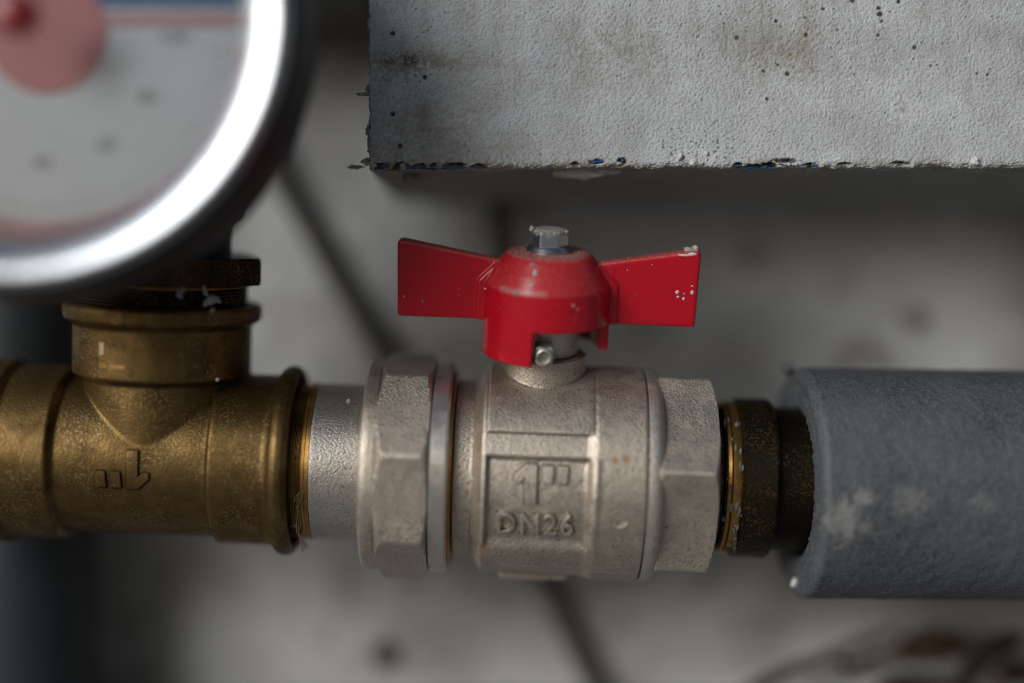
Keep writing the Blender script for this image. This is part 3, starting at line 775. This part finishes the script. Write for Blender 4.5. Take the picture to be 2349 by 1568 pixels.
# polished patches, their white glint painted in as a paler colour
for (tz, w, h, r0, th0) in ((29.6, 1.5, 3.2, 22.36, -.47), (25.6, 2.4, 1.3, 22.36, -.45), (25.4, 4.6, .9, 22.34, -.27)):
    bm = bmesh.new(); vs = {}
    for i in range(9):
        for j in range(7):
            th = th0 + (i / 8 - .5) * w / r0; vs[i, j] = bm.verts.new((r0 * math.sin(th), -r0 * math.cos(th), tz + (j / 6 - .5) * h * (1 + .35 * noise.noise(Vector((i * .9, j * .3, tz))))))
    fs = [bm.faces.new((vs[i, j], vs[i + 1, j], vs[i + 1, j + 1], vs[i, j + 1])) for i in range(8) for j in range(6)]
    build('polished_glint_patch', bm, M_POLISH_GLINT if tz > 29 else M_BRASS_BRIGHT, tee)

# threaded bushing on the branch
bush = empty('threaded_bushing', 'blackened brass threaded bushing screwed into the top of the tee below the gauge', 'pipe fitting', O + AX * -99.2, RT)
bm = bmesh.new(); pr = [(34, 20.3)]
for i in range(7):
    a = 39.2 + i * .85; pr += [(a, 21.2), (a + .3, 21.2), (a + .55, 20.3), (a + .75, 20.3)]
pr += [(45.2, 20.6), (45.4, 21)]
lathe(bm, pr, 96, 'Z'); build('thread', bm, M_BRASS_DARK, bush, sharp=30)
bm = bmesh.new(); lathe(bm, [(45.2, 19), (45.2, 25.4), (46, 26), (51, 26), (52, 25), (52, 15)], 144, 'Z', rfun=poly_r(22.6, 6, 80)); build('hex_collar', bm, M_BRASS_DARK, bush, sharp=28)
bm = bmesh.new()
for k in range(30):
    th = rnd.uniform(-.9, 1.2); q = [Vector((22 * math.sin(th + .06 * i + rnd.gauss(0, .03)), -(21.6 + rnd.uniform(0, 1)) * math.cos(th + .06 * i), rnd.uniform(39.6, 45) if i == 0 else rnd.uniform(39.5, 46))) for i in range(3)]
    tube(bm, curve_pts(q, 4), .06, 4)
hf = build('hemp_fibre', bm, M_HEMP, bush)
bm = bmesh.new(); lathe(bm, [(44.4, 20), (44.4, 21.6), (44.8, 21.8), (45.1, 21.6), (45.1, 20)], 96, 'Z'); build('copper_washer', bm, M_BRASS_BRIGHT, bush, sharp=40); tag(hf, kind='stuff')

# white flakes caught on the thread
def flake(u, v, y, sx, sz, k, label, bend=.4):
    bm = bmesh.new(); vs = {}
    n1, n2 = 10, 6
    for i in range(n1 + 1):
        for j in range(n2 + 1):
            s, t = i / n1 - .5, j / n2 - .5
            w = 1 - .5 * abs(s) * 1.4 + .3 * noise.noise(Vector((i * .6, k, 0)))
            vs[i, j] = bm.verts.new((t * sx * w + bend * s * s * 3 + .3 * noise.noise(Vector((i * .5, j * .5, k))), bend * t * t * 2, s * sz))
    fs = [bm.faces.new((vs[i, j], vs[i + 1, j], vs[i + 1, j + 1], vs[i, j + 1])) for i in range(n1) for j in range(n2)]
    bmesh.ops.solidify(bm, geom=fs, thickness=.2)
    bmesh.ops.rotate(bm, verts=bm.verts, cent=(0, 0, 0), matrix=Matrix.Rotation(.3 * k, 3, 'Y')); bmesh.ops.translate(bm, verts=bm.verts, vec=P(u, v, y))
    o = build('render_flake', bm, M_WHITE, smooth=False); tag(o, label, 'flake', 'white flakes fallen on the pipework'); return o
flake(415, 663, -7.5, 2.0, 4.6, 1, 'long white flake on the bushing thread, left of the curled one')
flake(484, 688, -6.5, 2.4, 4.2, 4.2, 'curled white flake lying on the rim of the tee branch', 1.0)
flake(470, 668, -6.5, 1.1, 2.6, -1, 'thin white flake standing just above the curled flake', .3)
flake(487, 712, -9, 1.0, 1.2, 3, 'tiny white flake on the branch collar below the curled flake', .3)
flake(499, 871, -3.5, .9, .9, 2, 'white crumb in the crotch of the brass tee', .2)
flake(799, 920, -1.2, .9, 1.2, 1, 'white crumb on the nickel tailpiece beside the union nut', .2)

# ------------------------------------------------------------------ dark brass adapter and foam sleeve
ad = empty('brass_adapter', 'blackened brass adapter with a bright gold ring, between hex end and foam sleeve', 'pipe fitting', O, Matrix.Rotation(TILT, 3, 'Y'))
bm = bmesh.new(); lathe(bm, [(41, 18.2), (43.6, 18.2), (43.9, 17.4), (44.1, 18.4), (45, 18.6)], 96); build('thread', bm, M_BRASS_DARK, ad, sharp=40)
bm = bmesh.new(); lathe(bm, [(44.6, 18), (44.6, 19.3), (45.3, 19.55), (45.7, 19.2), (45.9, 19.6), (47.6, 19.7), (48.2, 19.3), (48.3, 18.5)], 96); build('gold_ring', bm, M_BRASS_BRIGHT, ad, sharp=40)
bm = bmesh.new(); lathe(bm, [(48.2, 18.5), (48.2, 19.8), (48.7, 20.5), (56.4, 20.6), (57.2, 20.0), (57.4, 18.7), (57.6, 18.5), (95, 18.4)], 128); build('collar', bm, M_BRASS_DARK, ad, sharp=35)
bm = bmesh.new()
for k in range(40):
    th = rnd.uniform(-1.5, .9); a = rnd.uniform(43.8, 48.1)
    if k < 26: th = rnd.uniform(-1.35, -.25); a = rnd.uniform(46.6, 48.4)
    r0 = 19.6; blob(bm, (a, -r0 * math.cos(th), r0 * math.sin(th)), (rnd.uniform(.3, .7), rnd.uniform(.25, .5), rnd.uniform(.5, 1.6)), .3, 1, k)
pp = build('sealing_putty', bm, plain('putty', (.15, .14, .115), .6, 0, .3, 700, .0002), ad); tag(pp, kind='stuff')

fo = P(1822, 1106.5, 17)
sleeve = empty('foam_sleeve', 'dark grey foam insulation sleeve with pale render stains, on the pipe at right', 'pipe insulation', fo, Matrix.Rotation(R(2.5), 3, 'Z') @ Matrix.Rotation(R(.8), 3, 'Y'))
bm = bmesh.new(); RO, RI = 29.7, 18.9
prof = [(60, RI), (2, RI), (.5, RI + .3), (0, RI + 1.2)] + [(-.15 + .15 * math.sin(i), RI + 1.2 + (RO - 2.0 - RI - 1.2) * i / 12) for i in range(1, 13)] + [(.25, RO - 1.2), (.8, RO - .4), (1.6, RO)] + [(1.6 + .6 * i, RO) for i in range(1, 130)] + [(160, RO)]
rings = lathe(bm, prof, 300, caps=False)
for v in bm.verts:
    p = v.co; r = math.hypot(p.y, p.z)
    k = .16 * noise.noise(p * .35) + .09 * noise.noise(p * 1.1) + (.25 * noise.noise(p * .8 + Vector((9, 0, 0))) if p.x < 2 else 0)
    q = (r + k * (1 if r > RI + 1 else .3)) / r; v.co = (p.x + (k * 1.2 if p.x < 1.2 else 0), p.y * q, p.z * q)
# slit seam lower front
o = build('foam_tube', bm, M_FOAM, sleeve)
cv = verts_np(o.data) / MM
st = np.zeros(len(cv))
W2 = np.array([noise.noise(Vector(c) * .55) * .6 + noise.noise(Vector(c) * 1.6) * .4 if (c[1] < -15 and c[0] < 40) else 0 for c in cv])
for (x, z, sx, sz, a) in ((5.0, -5.5, 3.4, 5.5, .95), (9.5, -1.0, 2.6, 2.4, .85), (21.0, -1.5, 4.0, 3.0, .45), (10, -7.5, 2.0, 2, .4), (38, -1.5, 3, 2, .3)):
    st = np.maximum(st, a * np.clip(1.35 - np.sqrt(((cv[:, 0] - x) / sx) ** 2 + ((cv[:, 2] - z) / sz) ** 2) + 1.4 * W2, 0, 1) * (cv[:, 1] < -10))
set_attr(o.data, 'stain', np.clip(st, 0, .75))
bm = bmesh.new(); blob(bm, (-.6, -4, -25.3), (.8, .7, 1.3), .45, 3, 5, 2.2); build('render_crumb', bm, M_WHITE, sleeve)
bm = bmesh.new(); blob(bm, (-1.2, 4, 29.0), (1.5, 1.5, 1.4), .4, 2, 8)
for k in range(7): tube(bm, [(-1, 4, 29.3), (-1 + rnd.gauss(0, 1.6), 4 + rnd.gauss(0, 1), 30.5 + rnd.uniform(0, 1.5))], .12, 4)
build('foam_shred', bm, M_FOAM, sleeve)

# ------------------------------------------------------------------ dial gauge
GC = P(20, 20, -60); GS = .967; GY = -11.6
gauge = empty('dial_gauge', 'large round dial gauge with bright chrome bezel and black case above the brass tee', 'gauge', (GC.x, GY, GC.z))
gauge.scale = (GS, GS, GS)
M_CHROME = plain('satin_chrome', (.56, .57, .60), .27, 1.0, .08, 120, .00003, 260)
M_DIAL = plain('dial_white', (.76, .80, .84), .5, 0, .03, 100)
M_DBLUE = plain('dial_blue', (.07, .17, .38), .5, 0, .1, 100)
M_DPINK = plain('dial_pink', (.60, .33, .37), .5, 0, .06, 100)
M_DRED = plain('dial_red', (.62, .20, .21), .5, 0, .06, 100)
M_DGREY = plain('dial_grey_ink', (.24, .27, .29), .5, 0, .1, 100)
M_KNOB = plain('knob_red', (.22, .003, .006), .3, 0, .1, 100)
bm = bmesh.new()
lathe(bm, [(-43, 48.6), (-45.5, 48.8), (-46.2, 49.3), (-48.2, 55.2), (-48.6, 56.6), (-48.3, 57.7), (-47.2, 58.4), (-44, 58.5), (-43, 58)], 160, 'Y', caps=False)
# close it
build('bezel', bm, M_CHROME, gauge, sharp=50)
bm = bmesh.new()
lathe(bm, [(-43.2, 57.5), (-43.0, 60.6), (-40, 61.6), (-27, 62.2), (-21, 61.4), (-19, 58), (-19, 2)], 128, 'Y', caps=False)
for k in range(48):
    th = 2 * math.pi * k / 48
    box(bm, (0, 0, 0), (1.6, 17, 2.0), bev=.5, seg=1)
    vs = bm.verts[-1:]
bm.verts.ensure_lookup_table()
bm.free(); bm = bmesh.new()
lathe(bm, [(-43.2, 57.5), (-43.0, 60.6), (-40, 61.6), (-27, 62.2), (-21, 61.4), (-19, 58), (-19, 2)], 192, 'Y', rfun=lambda th: 62.4 + .35 * math.sin(th * 48), caps=False)
lathe(bm, [(-24, 48.9), (-43.2, 48.9)], 96, 'Y', caps=False)
lathe(bm, [(-19.5, 40), (8, 36), (30, 30), (34, 20)], 64, 'Y', centre=(0, 0, 0))
build('case', bm, M_BLACK, gauge, sharp=40)
q0 = ((O + AX * -99.2) - Vector((GC.x, GY, GC.z))) / GS
bm = bmesh.new(); lathe(bm, [(51, 17.2), (62, 17.2), (64, 20), (82, 22), (96, 16)], 64, 'Z', centre=(q0.x + 2, q0.y - 4, q0.z)); build('neck', bm, M_BLACK, gauge, sharp=40)
bm = bmesh.new(); lathe(bm, [(-25, 49.2), (-24, 49.2)], 128, 'Y'); dial = build('dial_face', bm, M_DIAL, gauge, smooth=False)
DY = -25.06
def flat(name, pts, m, dy):
    bm = bmesh.new(); prism(bm, pts, DY - dy - .04, DY - dy); return build(name, bm, m, dial, smooth=False)
def arc(r0, r1, a0, a1, n=60):
    A = [R(a0 + (a1 - a0) * i / n) for i in range(n + 1)]
    return [(r1 * math.cos(a), r1 * math.sin(a)) for a in A] + [(r0 * math.cos(a), r0 * math.sin(a)) for a in reversed(A)]
def band(name, pts, m, dy):
    bm = bmesh.new(); prism(bm, pts, DY - dy - .15, DY - dy); return build(name, bm, m, dial, smooth=False)
band('blue_sector', [(47.4 * math.cos(R(7 + 166 * i / 60)), 47.4 * math.sin(R(7 + 166 * i / 60))) for i in range(61)], M_DBLUE, .05)
band('pink_border', arc(43.0, 47.5, 184, 356), M_DPINK, .05)
flat('pink_line', [(8, 1.6), (47.6, 1.6), (47.3, 4.6), (8, 4.6)], M_DPINK, .25)
band('red_disc', [(13.8 * math.cos(R(4 * i)), 13.8 * math.sin(R(4 * i))) for i in range(90)], M_DRED, .4)
# blurred scale figures: groups of short strokes, one part per figure
def figure(u, v, txt, size):
    p = P(u, v, -35.8); b2 = text_bm(txt, size, .05)
    for q in b2.verts: q.co = (q.co.x + (p.x - GC.x) / GS, DY - .1 - q.co.z, q.co.y + (p.z - GC.z) / GS)
    build('scale_figure', b2, M_DGREY, dial, smooth=False)
for u, v, t, z in ((398, 88, '100', 4.6), (340, 224, '80', 4.6), (245, 335, '60', 4.6), (97, 376, '40', 4.6)): figure(u, v, t, z)
for k in range(43):
    if k % 1: continue
    a = R(186 + 168 * k / 42); r0, r1 = (39, 41) if k % 7 else (38, 41); w = .18 if k % 7 else .3
    bm = bmesh.new(); box(bm, (0, DY - .08, (r0 + r1) / 2), (w, .04, r1 - r0)); bmesh.ops.rotate(bm, verts=bm.verts, cent=(0, 0, 0), matrix=Matrix.Rotation(-(a - math.pi / 2), 3, 'Y'))
    build('scale_tick', bm, M_DGREY, dial, smooth=False)
bm = bmesh.new(); lathe(bm, [(-44.1, 4.6), (-47.5, 4.6), (-48.6, 4.2), (-49, 3.4), (-49, .2)], 48, 'Y'); build('hub_knob', bm, M_KNOB, gauge, sharp=40)
m, n_, l_, b_ = mat('gauge_glass'); n_.remove(b_)
tr = n_.new('ShaderNodeBsdfTransparent'); gl = n_.new('ShaderNodeBsdfGlossy'); gl.inputs['Roughness'].default_value = .05
fr = n_.new('ShaderNodeFresnel'); fr.inputs['IOR'].default_value = 1.45; mx = n_.new('ShaderNodeMixShader')
l_.new(fr.outputs[0], mx.inputs[0]); l_.new(tr.outputs[0], mx.inputs[1]); l_.new(gl.outputs[0], mx.inputs[2]); l_.new(mx.outputs[0], n_['Material Output'].inputs['Surface'])
bm = bmesh.new(); lathe(bm, [(-43.6, 48.7), (-44.2, 48.7)], 96, 'Y'); build('glass', bm, m, gauge, smooth=False)
